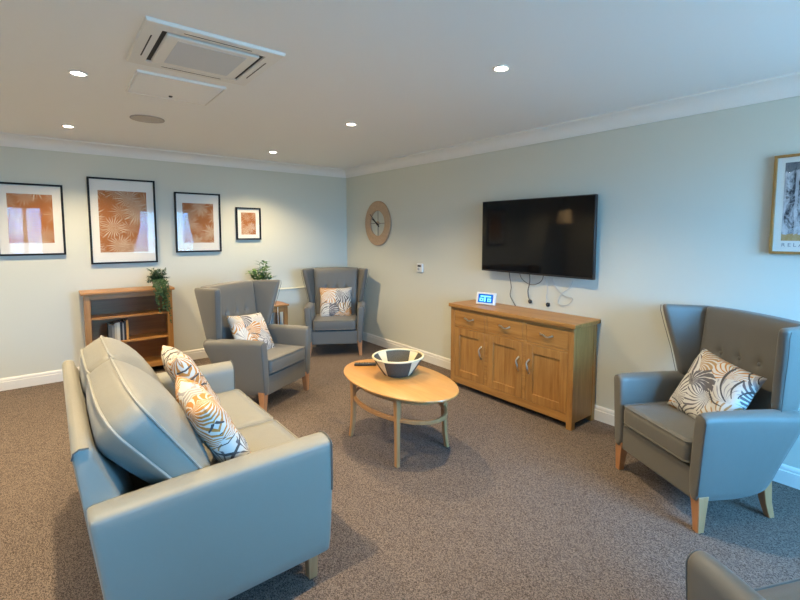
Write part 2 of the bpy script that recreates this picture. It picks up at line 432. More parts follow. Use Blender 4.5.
def wingback(name):
    t = empty(name)
    T = M['taupe']
    # arms: sections along depth, loop in (x,z)
    for s in (-1, 1):
        secs = []
        #            d    inner_b outer_b inner_t outer_t ztop
        for d, ib, ob, it, ot, zt, zb in [(q[0], q[1] + .004, q[2] + .008, q[3] + .004, q[4] + .008, q[5], q[6] - .025) for q in ((-.003, .268, .312, .292, .335, .595, .20), (0, .262, .318, .283, .345, .608, .19), (.012, .258, .322, .276, .352, .618, .182), (.05, .256, .324, .272, .356, .622, .178),
                                       (.22, .256, .326, .272, .362, .618, .165), (.34, .256, .326, .272, .374, .610, .168), (.425, .258, .322, .275, .390, .602, .18), (.455, .262, .318, .28, .390, .598, .215))]:
            pts = []
            rt = (ot - it) / 2
            zc = zt - rt
            rake = lambda z: max(0, (z - .2)) * .37 * max(0, min(1, (d - .22) / .22))
            cx = (it + ot) / 2
            pts.append((ib, zb)); pts.append((ib * .6 + it * .4, zb + (zc - zb) * .5))
            for k in range(9):
                a = pi - pi * k / 8
                pts.append((cx + rt * cos(a), zc + rt * sin(a)))
            pts.append((ob * .62 + ot * .38, zb + (zc - zb) * .5)); pts.append((ob, zb + .03)); pts.append((ob - .012, zb))
            secs.append([(s * x, d + rake(z), z) for x, z in pts])
        bm = bmesh.new(); loft(bm, secs)
        a = obj('arm', bm, T, t, sub=1, angle=60)
        bm = bmesh.new()
        fr = [(s * (x), d - .002, z) for (x_, d, z) in [] for x in ()]
        # dark seam following the outer edge of the arm front
        se = secs[1]
        tube(bm, [(p[0] * 1.004, p[1] + .004, p[2] + .002) for p in se[5:-1]], .0028, 6)
        obj('piping', bm, M['pipe_dark'], a)
    # wings
    for s in (-1, 1):
        rings = []
        for z, fx, fd, rx, rd, th in ((.57, .318, .452, .310, .60, .058), (.60, .32, .448, .312, .608, .062), (.75, .345, .425, .315, .638, .064), (.90, .378, .395, .320, .672, .064), (1.0, .395, .375, .325, .70, .060), (1.025, .397, .375, .326, .70, .05), (1.032, .396, .38, .327, .696, .03)):
            rings.append([(x * s, y, zz + (.012 * (1 - (y - fd) / (rd - fd)))) for x, y, zz in ring_bar((fx, fd), (rx - .012, rd), th, z, r=.026, n=3)])
        bm = bmesh.new(); loft(bm, rings)
        w = obj('wing', bm, T, t, sub=1, angle=60)
        bm = bmesh.new()
        tube(bm, [(s * (fx + .031), fd + .004, z) for z, fx, fd in ((.60, .32, .452), (.75, .345, .429), (.90, .378, .399), (1.0, .395, .379), (1.033, .397, .383))], .0022, 6)
        obj('piping', bm, M['pipe_dark'], w)
    # backrest with dimples on the front
    NU, NV = 29, 33
    btn = [(-.125, .775), (0, .775), (.125, .775)]
    bm = bmesh.new()
    def bp(u, v, front):
        z = .40 + .635 * v
        wdt = .268 + .022 * v
        x = (u * 2 - 1) * wdt
        d = .500 + .10 * v if front else .560 + .125 * v
        if front:
            e = min(1, (1 - abs(u * 2 - 1)) * 7, (1 - v) * 9)
            d -= .020 * sqrt(max(0, e)) * (1) - .012
            for bx_, bz in btn:
                q = ((x - bx_) ** 2 + (z - bz) ** 2)
                d += .020 * math.exp(-q / .0005)
                d += .007 * math.exp(-((x - bx_) / .012) ** 2) * (math.exp(-((z - bz) / .10) ** 2) if z > bz else math.exp(-((z - bz) / .06) ** 2))
        z += .008 * (1 - (u * 2 - 1) ** 2) * v
        return (x, d, z)
    g = {}
    for fr in (0, 1):
        for i in range(NU):
            for j in range(NV): g[fr, i, j] = bm.verts.new(bp(i / (NU - 1), j / (NV - 1), fr))
        for i in range(NU - 1):
            for j in range(NV - 1): bm.faces.new((g[fr, i, j], g[fr, i + 1, j], g[fr, i + 1, j + 1], g[fr, i, j + 1]))
    for i in range(NU - 1):
        for j in (0, NV - 1): bm.faces.new((g[0, i, j], g[0, i + 1, j], g[1, i + 1, j], g[1, i, j]))
    for j in range(NV - 1):
        for i in (0, NU - 1): bm.faces.new((g[0, i, j], g[0, i, j + 1], g[1, i, j + 1], g[1, i, j]))
    br = obj('backrest', bm, T, t, angle=60, bevel=.01, seg=2)
    for bx_, bz in btn:
        bm = bmesh.new()
        bmesh.ops.create_uvsphere(bm, u_segments=12, v_segments=8, radius=.013)
        d = .505 + .10 * (bz - .4) / .635 - .008 + .012
        xform(bm, lambda c: (bx_ + c.x, d + c.y * .6, bz + c.z))
        obj('button', bm, T, br)
    # seat frame and cushion
    bm = bmesh.new()
    box(bm, -.275, .275, .016, .46, .150, .312)
    obj('seat_base', bm, T, t, bevel=.012, seg=3)
    def fs(c): return (c.x, .256 + c.y, .388 + c.z + .012 * (-(c.y) / .26) * 0)
    boxcushion(.252, .258, .052, .010, .0, .03, fs, T, T, t, 'seat_cushion', pr=.004)
    # legs
    for sx in (-1, 1):
        for back in (0, 1):
            bm = bmesh.new()
            if not back: rings = [(sx * .310, .034, 0, .018), (sx * .306, .036, .09, .023), (sx * .300, .040, .19, .030)]
            else: rings = [(sx * .285, .505, 0, .017), (sx * .283, .475, .09, .021), (sx * .280, .455, .22, .027)]
            loft(bm, [[(cx + h * a, cy + h * b_, z) for a, b_ in ((-1, -1), (1, -1), (1, 1), (-1, 1))] for cx, cy, z, h in rings])
            obj('leg', bm, M['leg'], t, bevel=.003)
    return t

def face(F): return atan2(F[0], -F[1])
def chair_rz(deg): return face((cos(rad(deg)), sin(rad(deg))))
GC = 'wingback armchairs around the room'
chair = wingback('wingback_armchair')
chair.location = (-.777, -4.683, 0); chair.rotation_euler = (0, 0, chair_rz(152.35))
props(chair, 'taupe wingback armchair to the right of the oak sideboard, lit blue by daylight', 'armchair', GC)
dup(chair, (-.74, -.955, 0), chair_rz(-121.5), label='taupe wingback armchair standing in the far corner of the room', cat='armchair', group=GC)
dup(chair, (-1.767, -2.003, 0), chair_rz(-59), label='taupe wingback armchair between the sofa and the oval coffee table, by the oak bookcase', cat='armchair', group=GC)
dup(chair, (-1.694, -5.447, 0), chair_rz(64), label='grey armchair cut off by the bottom right corner, only an arm in view', cat='armchair', group=GC)

# ------------------------------------------------------------------ throw pillows (local: x width, y height, z thickness)
def pillow_mesh(w, h, t, seed):
    bm = bmesh.new(); n = 22; rnd = random.Random(seed)
    ph = [rnd.uniform(0, 6.28) for _ in range(4)]
    top = {}; bot = {}
    for i in range(n + 1):
        for j in range(n + 1):
            u = -1 + 2 * i / n; v = -1 + 2 * j / n
            x = u * w / 2 * (1 - .07 * (1 - v * v) * abs(u) ** 3); y = v * h / 2 * (1 - .07 * (1 - u * u) * abs(v) ** 3)
            prof = max(0, (1 - u ** 4) * (1 - v ** 4)) ** .55
            wr = 1 + .05 * sin(5 * u + ph[0]) * sin(4 * v + ph[1]) + .04 * sin(9 * (u + v) + ph[2])
            z = t / 2 * prof * wr
            edge = i in (0, n) or j in (0, n)
            top[i, j] = bm.verts.new((x, y, z if not edge else 0))
            bot[i, j] = top[i, j] if edge else bm.verts.new((x, y, -z))
    for i in range(n):
        for j in range(n):
            for d in (top, bot): bm.faces.new((d[i, j], d[i + 1, j], d[i + 1, j + 1], d[i, j + 1]))
    return bm

def pillow(name, ctr, up, nrm, spin, w, h, t, mat, label, group, seed):
    """up: direction the pillow's height leans along; nrm: the way its face looks; spin turns it in its own plane"""
    o = obj(name, pillow_mesh(w, h, t, seed), mat, angle=80)
    Z = Vector(nrm).normalized(); Y = Vector(up); Y = (Y - Z * Y.dot(Z)).normalized(); X = Y.cross(Z)
    m = Matrix((X, Y, Z)).transposed().to_4x4()
    o.matrix_world = Matrix.Translation(ctr) @ m @ Matrix.Rotation(spin, 4, 'Z')
    return props(o, label, 'cushion', group)

GP = 'leaf print scatter cushions'
def chair_pillow(pos, deg, lat, d, z, lean, spin, w, lbl, seed, off, yaw=0):
    F = Vector((cos(rad(deg)), sin(rad(deg)), 0)); R_ = Vector((-F.y, F.x, 0))
    F2 = (F * cos(yaw) + R_ * sin(yaw))
    c = Vector((pos[0], pos[1], 0)) - F * d + R_ * lat + Vector((0, 0, z))
    nrm = F2 * cos(lean) + Vector((0, 0, 1)) * sin(lean)
    up = -F2 * sin(lean) + Vector((0, 0, 1)) * cos(lean)
    return pillow('scatter_cushion', c, up, nrm, spin, w, w, .13, leaf_print('leaf_cloth_%d' % seed, 8, off), lbl, GP, seed)
chair_pillow((-.777, -4.683), 152.35, .03, .365, .597, rad(28), rad(-10), .415, 'rust and charcoal palm leaf cushion on the armchair right of the sideboard', 1, .2, rad(5))
chair_pillow((-.74, -.955), -121.5, .0, .39, .598, rad(20), rad(0), .42, 'grey and rust palm leaf cushion on the far corner armchair', 2, 5.21)
chair_pillow((-1.767, -2.003), -59, -.035, .36, .585, rad(30), rad(-6), .42, 'cream and orange palm leaf cushion on the armchair beside the bookcase', 3, 1.37)

# ------------------------------------------------------------------ sofa (faces +x)
S = empty('two_seat_sofa', (-2.88, -3.31, 0), 0, 'grey beige two seat sofa with piped back cushions, seen from behind its arm', 'sofa')
O = Vector((-2.88, -3.31, 0))
def rel(bm): xform(bm, lambda c: c - O); return bm
F_ = M['sofa']
for ya, yb in ((-4.07, -3.945), (-2.53, -2.67)):        # outer, inner
    sgn = 1 if yb > ya else -1
    secs = []
    for x, inset in ((-3.30, .012), (-3.292, .002), (-3.27, 0), (-2.9, 0), (-2.50, 0), (-2.466, 0), (-2.457, .004), (-2.453, .014)):
        lo = .117 + inset; zt = .630 - inset
        o_, i_ = ya + sgn * inset, yb - sgn * inset
        rt = abs(i_ - o_) / 2
        roll = .5 if sgn > 0 else 1.0            # rounded top
        pts = [(i_, lo), (i_, .40)]
        for k in range(11):
            a = pi * k / 10
            yy = (o_ + i_) / 2 + (i_ - o_) / 2 * cos(a)
            pts.append((yy, zt - rt * roll + rt * roll * sin(a)))
        pts += [(o_, .40), (o_, lo + .02), (o_ + sgn * .01, lo)]
        # front corner is rounded low down
        xf = x + (.03 if sgn < 0 and x > -2.6 else 0)
        secs.append([(xf - (max(0, .20 - z) * .25 if x > -2.48 else 0) + (max(0, .62 - z) * .11 if x < -3.2 else 0), y, z - (.012 * min(1, (-3.1 - x) / .2) if x < -3.1 and z > .4 else 0)) for y, z in pts])
    bm = bmesh.new(); loft(bm, secs)
    a = obj('arm', rel(bm), F_, S, sub=1, angle=50)
    bm = bmesh.new()
    se = secs[5]
    tube(bm, [(p[0] + .004, p[1] - sgn * .001, p[2] + .001) for p in se[1:-2]], .0035, 6)
    obj('piping', rel(bm), M['pipe_dark'], a)
# back frame
rings = []
for y, i in ((-3.97, .008), (-3.965, 0), (-3.31, 0), (-2.665, 0), (-2.66, .008)):
    rings.append([(x, y, z) for x, z in ((-3.245, .13), (-3.285, .45), (-3.325 + i, .785 - i), (-3.318, .80 - i), (-3.305, .806 - i), (-3.285, .804 - i), (-3.272, .795 - i), (-3.268 - i, .775 - i), (-3.12, .42), (-3.08, .13))])
bm = bmesh.new(); loft(bm, rings)
bf = obj('back_frame', rel(bm), F_, S, angle=50)
bm = bmesh.new(); tube(bm, [(-3.325, -3.967, .775), (-3.320, -3.971, .797), (-3.305, -3.972, .807), (-3.28, -3.971, .804)], .003, 6)
obj('piping', rel(bm), M['pipe_dark'], bf)
obj('seat_base', rel(bx(-3.25, -2.475, -3.95, -2.66, .12, .31)), F_, S, bevel=.015, seg=3)
for yc in (-3.627, -2.988):
    boxcushion(.318, .30, .062, .02, 0, .035, lambda c: (-2.715 - 0 + c.y - O.x, yc + c.x - O.y, .385 + c.z), F_, F_, S, 'seat_cushion', pr=.0045)
th = rad(34.5)
U = Vector((-sin(th), 0, cos(th))); Tn = Vector((cos(th), 0, sin(th)))
RT = Vector((-3.243, 0, .885))        # rear top seam
LN = .50
for yc, sd in ((-3.632, 1), (-2.978, -1)):
    def fb(c, yc=yc, sd=sd):
        v = (c.y + LN / 2) / LN
        y = yc + c.x * 1.0 - (.025 * sd * max(0, v - .3) if c.x * sd < 0 else 0) * min(1, abs(c.x) / .2)
        outer = c.x * sd < 0
        sag = (.055 if outer else .0) * (abs(c.x) / .325) ** 3 * max(0, v) ** 2
        p = RT + U * (c.y - LN / 2 - sag) + Tn * (c.z * (.74 + .26 * max(0, min(1, v / .9))) + .05)
        return Vector((p.x, y, p.z)) - O
    boxcushion(.326, LN / 2, .052, .09, .13, .055, fb, F_, M['pipe'], S, 'back_cushion', pr=.005)
for x in (-3.24, -2.53):
    for y in (-4.0, -2.62):
        bm = bmesh.new()
        loft(bm, [[(x + h * a, y + h * b_, z) for a, b_ in ((-1, -1), (1, -1), (1, 1), (-1, 1))] for z, h in ((0, .019), (.13, .024))])
        obj('leg', rel(bm), M['leg'], S, bevel=.003)
LT = rad(27)
for (c, spin, lbl, sd, off) in (((-2.835, -3.715, .66), rad(4), 'palm leaf cushion on the sofa, nearer of the two, against the near back cushion', 4, 6.43),
                            ((-2.785, -3.08, .68), rad(-3), 'palm leaf cushion on the sofa, farther of the two, towards the bookcase', 5, 3.1)):
    pillow('scatter_cushion', c, (-sin(LT), 0, cos(LT)), (cos(LT), 0, sin(LT)), spin, .42, .43, .13, leaf_print('leaf_cloth_%d' % sd, 8, off), lbl, GP, sd)

# ------------------------------------------------------------------ oval coffee table
TC = (-1.475, -3.215)
TH = .475
ct = empty('oval_coffee_table', (TC[0], TC[1], 0), 0, 'oval pale wood coffee table with a curved stretcher ring, in the middle of the room', 'table')
EA, EB = .54, .31       # half length (y), half width (x)
def ellipse_prof(prof, n=64):
    bm = bmesh.new()
    loft(bm, [[((EB + o) * cos(2 * pi * k / n), (EA + o) * sin(2 * pi * k / n), z) for k in range(n)] for o, z in prof])
    return bm
obj('tabletop', ellipse_prof([(-.022, TH - .026), (-.006, TH - .018), (0, TH - .009), (-.002, TH - .003), (-.007, TH)]), M['beech'], ct)
def ell_band(hx, hy, t, z0, z1, n=64):
    bm = bmesh.new(); rings = []
    for k in range(n):
        a = 2 * pi * k / n
        rings.append([((hx + d) * cos(a), (hy + d) * sin(a), z) for d, z in ((0, z0), (t, z0), (t, z1), (0, z1))])
    loft(bm, rings, closed=True)
    return bm
obj('apron', ell_band(EB - .085, EA - .13, .02, TH - .065, TH - .024), M['beechz'], ct, bevel=.002)
obj('stretcher', ell_band(.235, .425, .022, .285, .312), M['beechz'], ct, bevel=.004)
for sx in (-1, 1):
    for sy in (-1, 1):
        rings = []
        for z, off, h in ((0, .018, .015), (.1, .006, .0155), (.22, 0, .017), (.35, 0, .019), (TH - .024, 0, .021)):
            cx = sx * (.205 + off * .7); cy = sy * (.270 + off)
            rings.append([(cx + h * .85 * a, cy + h * b_, z) for a, b_ in ((-1, -1), (1, -1), (1, 1), (-1, 1))])
        bm = bmesh.new(); loft(bm, rings)
        obj('leg', bm, M['beechz'], ct, bevel=.004)
# woven bowl
def bowl_mat():
    m, nt, b = newmat('bowl_weave')
    oc = ocoord(nt); sp = N(nt, 'ShaderNodeSeparateXYZ'); L(nt, oc, sp.inputs[0])
    an = math_(nt, 'ARCTAN2', sp.outputs[1], sp.outputs[0])
    s = math_(nt, 'SINE', math_(nt, 'ADD', math_(nt, 'MULTIPLY', an, 4), 4.14))
    lim = math_(nt, 'ADD', math_(nt, 'MULTIPLY', sp.outputs[2], 3.2), -1.0)
    f = math_(nt, 'GREATER_THAN', s, lim)
    w = N(nt, 'ShaderNodeTexWave', Scale=60, Distortion=1); w.bands_direction = 'Z'; L(nt, oc, w.inputs['Vector'])
    ck = N(nt, 'ShaderNodeTexNoise', Scale=160); L(nt, oc, ck.inputs['Vector'])
    dk = mixc(nt, ck.outputs[0], (.035, .032, .026), (.11, .10, .08))
    L(nt, mixc(nt, f, (.72, .62, .42), dk), b.inputs['Base Color'])
    b.inputs['Roughness'].default_value = .8
    bump(nt, b, ck.outputs[0], .5, .003)
    return m
BSC = 1.08
bw = empty('woven_bowl', (-1.43, -3.16, TH), 0, 'woven bowl with dark panels and cream stripes, standing on the coffee table', 'bowl')
bm = bmesh.new()
lathe(bm, [(.005, 0), (.085, 0), (.098, .006), (.125, .045), (.150, .085), (.172, .122), (.166, .124), (.143, .088), (.118, .048), (.09, .014), (.005, .012)], 48)
xform(bm, lambda c: c * BSC)
obj('bowl_body', bm, bowl_mat(), bw, angle=60)
bm = bmesh.new(); tube(bm, [(.169 * cos(2 * pi * k / 48), .169 * sin(2 * pi * k / 48), .124) for k in range(48)], .007, 8, closed=True)
xform(bm, lambda c: c * BSC)
obj('rim', bm, plain('cane_rim', (.70, .60, .38), .7, bumpy=.3, scale=120), bw)
# remote
rm = empty('remote_control', (-1.50, -2.83, TH), rad(-36), 'slim black remote control beside the woven bowl', 'remote control')
obj('remote_body', bx(-.085, .085, -.022, .022, 0, .018), M['blackpl'], rm, bevel=.006, seg=3)
bm = bmesh.new()
for i in range(6):
    for j in range(3): box(bm, -.07 + i * .02, -.061 + i * .02, -.015 + j * .011, -.008 + j * .011, .018, .0195)
obj('button_pad', bm, plain('grey_rubber', (.08, .08, .08), .6), rm)

# ------------------------------------------------------------------ sideboard on right wall
SB = empty('oak_sideboard', (-.19, -3.25, 0), 0, 'oak sideboard with three drawers over three panelled doors, below the television', 'sideboard')
OS = Vector((-.19, -3.25, 0))
def r2(bm): xform(bm, lambda c: c - OS); return bm
X0, X1 = -.355, -.022
Y0, Y1 = -3.925, -2.585
for ya, yb in ((Y0, Y0 + .05), (Y1 - .05, Y1)):
    obj('corner_post', r2(bx(X0, X0 + .045, ya, yb, 0, .79)), M['oakz'], SB, bevel=.002)
    obj('corner_post', r2(bx(X1 - .045, X1, ya, yb, 0, .79)), M['oakz'], SB, bevel=.002)
for ya in (Y0 + .004, Y1 - .022):
    obj('side_panel', r2(bx(X0 + .045, X1 - .045, ya, ya + .018, .05, .79)), M['oakz'], SB)
obj('back_panel', r2(bx(X1 - .012, X1 - .002, Y0 + .04, Y1 - .04, .06, .78)), M['oak_dark'], SB)
bm = bmesh.new()
ow = (Y1 - Y0 - .10 - .07) / 3
fy = [Y0 + .05 + i * (ow + .035) for i in range(3)]
box(bm, X0 + .002, X0 + .03, Y0 + .05, Y1 - .05, .765, .79)
box(bm, X0 + .002, X0 + .03, Y0 + .05, Y1 - .05, .595, .615)
box(bm, X0 + .002, X0 + .03, Y0 + .05, Y1 - .05, .05, .115)
for i in (1, 2): box(bm, X0 + .002, X0 + .03, fy[i] - .035, fy[i], .115, .595); box(bm, X0 + .002, X0 + .03, fy[i] - .035, fy[i], .615, .765)
obj('front_frame', r2(bm), M['oak'], SB, bevel=.0015)
obj('inner_carcass', r2(bx(X0 + .05, X1 - .02, Y0 + .03, Y1 - .03, .07, .76)), M['oak_dark'], SB)
obj('top_board', r2(bx(X0 - .022, -.004, Y0 - .020, Y1 + .014, .79, .824)), M['oak'], SB, bevel=.006, seg=3)
def handle(parent, c, vertical):
    bm = bmesh.new(); hl = .055
    pts = []
    for k in range(13):
        s = -1 + 2 * k / 12
        out = .026 * (1 - s ** 4) + .002
        off = .008 * sin(s * pi)
        pts.append((-out, off if vertical else s * hl, s * hl if vertical else off - .004 * (1 - s * s)))
    tube(bm, pts, .004, 8, rs=[.008 if k in (0, 12) else .0055 + .0025 * (1 - abs(k - 6) / 6) for k in range(13)])
    for s in (-1, 1):
        q = [(0, 0, s * hl) if vertical else (0, s * hl, 0), (-.006, 0, s * hl) if vertical else (-.006, s * hl, 0)]
        tube(bm, q, .009, 10)
    xform(bm, lambda v: v + Vector(c) - OS)
    obj('handle', bm, M['metal'], parent)
for i in range(3):
    a, b_ = fy[i] + .002, fy[i] + ow - .002
    d = obj('drawer', r2(bx(X0 + .001, X0 + .024, a, b_, .617, .763)), M['oak'], SB, bevel=.003)
    handle(d, (X0 + .001, (a + b_) / 2, .70), False)
    z0, z1 = .117, .593; fw = .068
    bm = bmesh.new()
    box(bm, X0 + .001, X0 + .024, a, a + fw, z0, z1); box(bm, X0 + .001, X0 + .024, b_ - fw, b_, z0, z1)
    box(bm, X0 + .0015, X0 + .024, a + fw, b_ - fw, z0, z0 + fw); box(bm, X0 + .0015, X0 + .024, a + fw, b_ - fw, z1 - fw, z1)
    dr = obj('door', r2(bm), M['oakz'], SB, bevel=.003)
    obj('door_panel', r2(bx(X0 + .012, X0 + .02, a + fw - .004, b_ - fw + .004, z0 + fw - .004, z1 - fw + .004)), M['oakz'], dr)
    hy = (a + fw / 2) if i in (2, 1) else (b_ - fw / 2)      # i=2 is the far (left) door
    handle(dr, (X0 + .001, hy, .41), True)

# smart display
sd = empty('smart_display', (-.19, -2.885, .824), rad(15), 'small white framed display with a glowing blue screen, on the left of the sideboard', 'display')
def disp(bm): xform(bm, lambda c: Matrix.Rotation(rad(12), 4, 'Y') @ c); return bm
obj('casing', disp(bx(-.012, .012, -.10, .10, .003, .118)), M['plastic'], sd, bevel=.005)
obj('screen', disp(bx(-.0135, -.0115, -.078, .078, .020, .102)), plain('blue_screen', (.0, .02, .08), .2, emit=(.0, .12, .55), es=1.0), sd)
bm = bmesh.new()
for s in ((-.055, .055, .074, .086), (-.058, -.02, .032, .062), (-.002, .014, .030, .070), (.022, .06, .032, .064)): box(bm, -.0145, -.0132, s[0], s[1], s[2], s[3])
for s in ((-.048, -.03, .041, .053), (.032, .05, .041, .055)): box(bm, -.0152, -.0140, s[0], s[1], s[2], s[3], 1)
obj('screen_picture', disp(bm), [plain('cyan_light', (.1, .4, .6), .3, emit=(.15, .65, 1), es=1.6), plain('blue_light', (0, .05, .3), .3, emit=(0, .15, .6), es=1)], sd, smooth=False)
obj('stand', bx(.0, .06, -.06, .06, 0, .012), M['plastic'], sd, bevel=.004)

# ------------------------------------------------------------------ television
tv = empty('wall_television', (-.06, -3.36, 1.14), 0, 'large black flat television mounted on the wall above the sideboard', 'television')
OT = Vector((-.06, -3.36, 1.14))
ty0, ty1, tz0, tz1 = -3.918, -2.745, 1.140, 1.806
def r3(bm): xform(bm, lambda c: c - OT); return bm
obj('casing', r3(bx(-.098, -.062, ty0, ty1, tz0, tz1)), M['blackpl'], tv, bevel=.004)
obj('screen', r3(bx(-.0995, -.0975, ty0 + .008, ty1 - .008, tz0 + .016, tz1 - .008)), M['screen'], tv, smooth=False)
bm = bx(-.065, -.025, -3.62, -3.08, 1.25, 1.6); box(bm, -.03, 0, -3.5, -3.2, 1.3, 1.55)
obj('wall_bracket', r3(bm), M['blackpl'], tv, bevel=.004)
def smooth_path(pts, n=8):
    out = []
    P = [Vector(p) for p in pts]
    for i in range(len(P) - 1):
        p0, p1, p2, p3 = P[max(i - 1, 0)], P[i], P[i + 1], P[min(i + 2, len(P) - 1)]
        for k in range(n):
            t = k / n
            out.append(.5 * ((2 * p1) + (p2 - p0) * t + (2 * p0 - 5 * p1 + 4 * p2 - p3) * t * t + (3 * p1 - p0 - 3 * p2 + p3) * t ** 3))
    out.append(P[-1]); return out
def cable(pts, r, mat, label):
    bm = bmesh.new(); tube(bm, smooth_path(pts), r, 6)
    return props(obj('power_cable', bm, mat), label, 'cable', 'cables under the television')
gc = plain('grey_cable', (.09, .085, .075), .5); wc = plain('white_cable', (.50, .50, .47), .5)
cable([(-.05, -3.045, 1.2), (-.04, -3.048, 1.10), (-.02, -3.052, 1.0), (-.018, -3.04, .92), (-.03, -3.08, .87), (-.03, -3.115, .828)], .004, gc, 'dark cable hanging from the television left of the wall sockets')
cable([(-.05, -3.27, 1.2), (-.035, -3.275, 1.08), (-.02, -3.245, .99), (-.018, -3.25, .93), (-.03, -3.275, .895)], .005, gc, 'dark cable dropping into the round outlet below the television')
cable([(-.05, -3.16, 1.2), (-.04, -3.18, 1.10), (-.02, -3.25, 1.045), (-.02, -3.33, 1.05), (-.04, -3.41, 1.10), (-.05, -3.43, 1.2)], .0035, gc, 'looped dark cable sagging just under the television')
cable([(-.04, -3.44, 1.12), (-.015, -3.445, 1.04), (-.015, -3.44, .96), (-.03, -3.45, .895)], .003, wc, 'pale cable dropping into the right round outlet')
cable([(-.03, -3.50, 1.12), (-.012, -3.53, 1.04), (-.012, -3.60, .98), (-.012, -3.69, .96), (-.012, -3.64, .90), (-.012, -3.56, .90), (-.012, -3.58, .98), (-.012, -3.66, 1.05), (-.03, -3.70, 1.11)], .0028, wc, 'tangled pale cable against the wall right of the outlets')
for y, z, s in ((-3.262, .885, 'left'), (-3.452, .880, 'right')):
    t = empty('cable_outlet', (-.004, y, z), 0, 'round black cable outlet on the wall above the sideboard, %s one' % s, 'outlet', 'cable outlets above the sideboard')
    bm = bmesh.new(); lathe(bm, [(.019, 0), (.019, .010), (.015, .014), (.002, .014)], 20)
    xform(bm, lambda c: (-c.z, c.x, c.y)); obj('outlet_ring', bm, M['blackpl'], t)
    bm = bmesh.new(); lathe(bm, [(.008, .012), (.007, .02), (.001, .02)], 12)
    xform(bm, lambda c: (-c.z, c.x, c.y)); obj('grommet', bm, gc, t)

# thermostat
t = empty('thermostat', (0, -1.69, 1.095), 0, 'small white thermostat with a dark display on the right wall', 'thermostat')
obj('casing', bx(-.022, 0, -.052, .052, -.052, .052), M['plastic'], t, bevel=.008, seg=3)
obj('display', bx(-.0235, -.0215, -.030, .030, .012, .034), M['blackpl'], t)
bm = bmesh.new(); lathe(bm, [(.018, 0), (.017, .008), (.002, .008)], 20); xform(bm, lambda c: (-.022 - c.z, c.x + .008, c.y - .014))
obj('dial', bm, M['grille'], t)

# wall clock
ck = empty('wall_clock', (0, -.822, 1.628), 0, 'round pale wood ring clock with an open centre and black hands', 'clock')
def woven():
    m, nt, b = newmat('clock_ring_wood')
    oc = ocoord(nt); n = N(nt, 'ShaderNodeTexNoise', Scale=40, Detail=4); L(nt, oc, n.inputs['Vector'])
    L(nt, mixc(nt, n.outputs[0], (.36, .24, .14), (.54, .38, .25)), b.inputs['Base Color']); b.inputs['Roughness'].default_value = .7
    return m
bm = bmesh.new(); rings = []
for k in range(64):
    a = 2 * pi * k / 64; rings.append([(-d, r * cos(a), r * sin(a)) for r, d in ((.165, .008), (.165, .024), (.170, .028), (.286, .028), (.292, .024), (.292, .008))])
loft(bm, rings, closed=True); obj('clock_ring', bm, woven(), ck, angle=30)
bm = bmesh.new(); box(bm, -.014, -.009, -.175, .175, -.004, .004); box(bm, -.014, -.009, -.004, .004, -.175, .175)
obj('crossbar', bm, plain('wire_grey', (.18, .17, .14), .5), ck)
bm = bmesh.new(); lathe(bm, [(.028, 0), (.028, .018), (.022, .022), (.001, .022)], 24); xform(bm, lambda c: (-.008 - c.z, c.x, c.y))
obj('clock_hub', bm, woven(), ck)
def hand(ang, ln, tail, w):
    bm = bmesh.new(); d = Vector((0, sin(ang), cos(ang))); s = Vector((0, cos(ang), -sin(ang)))
    rings = []
    for t_, ww in ((-tail, w * 1.2), (0, w), (ln, w * .5)):
        rings.append([Vector((x, 0, 0)) + d * t_ + s * v for x, v in ((-.033, -ww), (-.033, ww), (-.036, ww), (-.036, -ww))])
    loft(bm, rings); return bm
# in the photograph +y on this wall runs to the left
obj('minute_hand', hand(rad(52), .20, .06, .007), M['black'], ck)
obj('hour_hand', hand(rad(60), .13, .05, .009), M['black'], ck)
obj('tail_disc', hand(rad(232), .075, 0, .011), M['black'], ck)

# ------------------------------------------------------------------ framed pictures, back wall
GF = 'black framed rust palm prints on the back wall'
def picture_back(x0, x1, z0, z1, mx, mtop, mbot, label, scale, off):
    cx, cz = (x0 + x1) / 2, z0
    t = empty('framed_picture', (cx, 0, cz), 0, label, 'picture', GF)
    w = (x1 - x0) / 2; h = z1 - z0; fw = .018
    bm = bmesh.new()
    for a in ((-w, w, 0, fw), (-w, w, h - fw, h), (-w, -w + fw, fw, h - fw), (w - fw, w, fw, h - fw)): box(bm, a[0], a[1], -.032, -.006, a[2], a[3])
    obj('frame', bm, M['black'], t, bevel=.0015)
    obj('mount_board', bx(-w + fw, w - fw, -.016, -.008, fw, h - fw), M['mount'], t)
    ar = obj('art_print', bx(-w + mx, w - mx, -.0175, -.0155, mbot, h - mtop), art_rust('rust_palm_art', scale, off), t)
    obj('glass', bx(-w + fw, w - fw, -.027, -.025, fw, h - fw), M['glass'], t, smooth=False)
picture_back(-3.716, -3.217, 1.275, 1.962, .085, .10, .12, 'black framed rust print at the left edge of the view, on the back wall', 4.2, 1.3)
picture_back(-3.022, -2.422, 1.169, 2.064, .085, .13, .12, 'tallest black framed rust palm print, above the bookcase', 4.0, 4.15)
picture_back(-2.236, -1.745, 1.272, 1.959, .080, .12, .11, 'black framed rust print between the tallest one and the smallest one', 5.0, 7.7)
picture_back(-1.566, -1.262, 1.413, 1.813, .063, .062, .065, 'smallest black framed rust print, nearest the room corner', 7.0, 9.2)

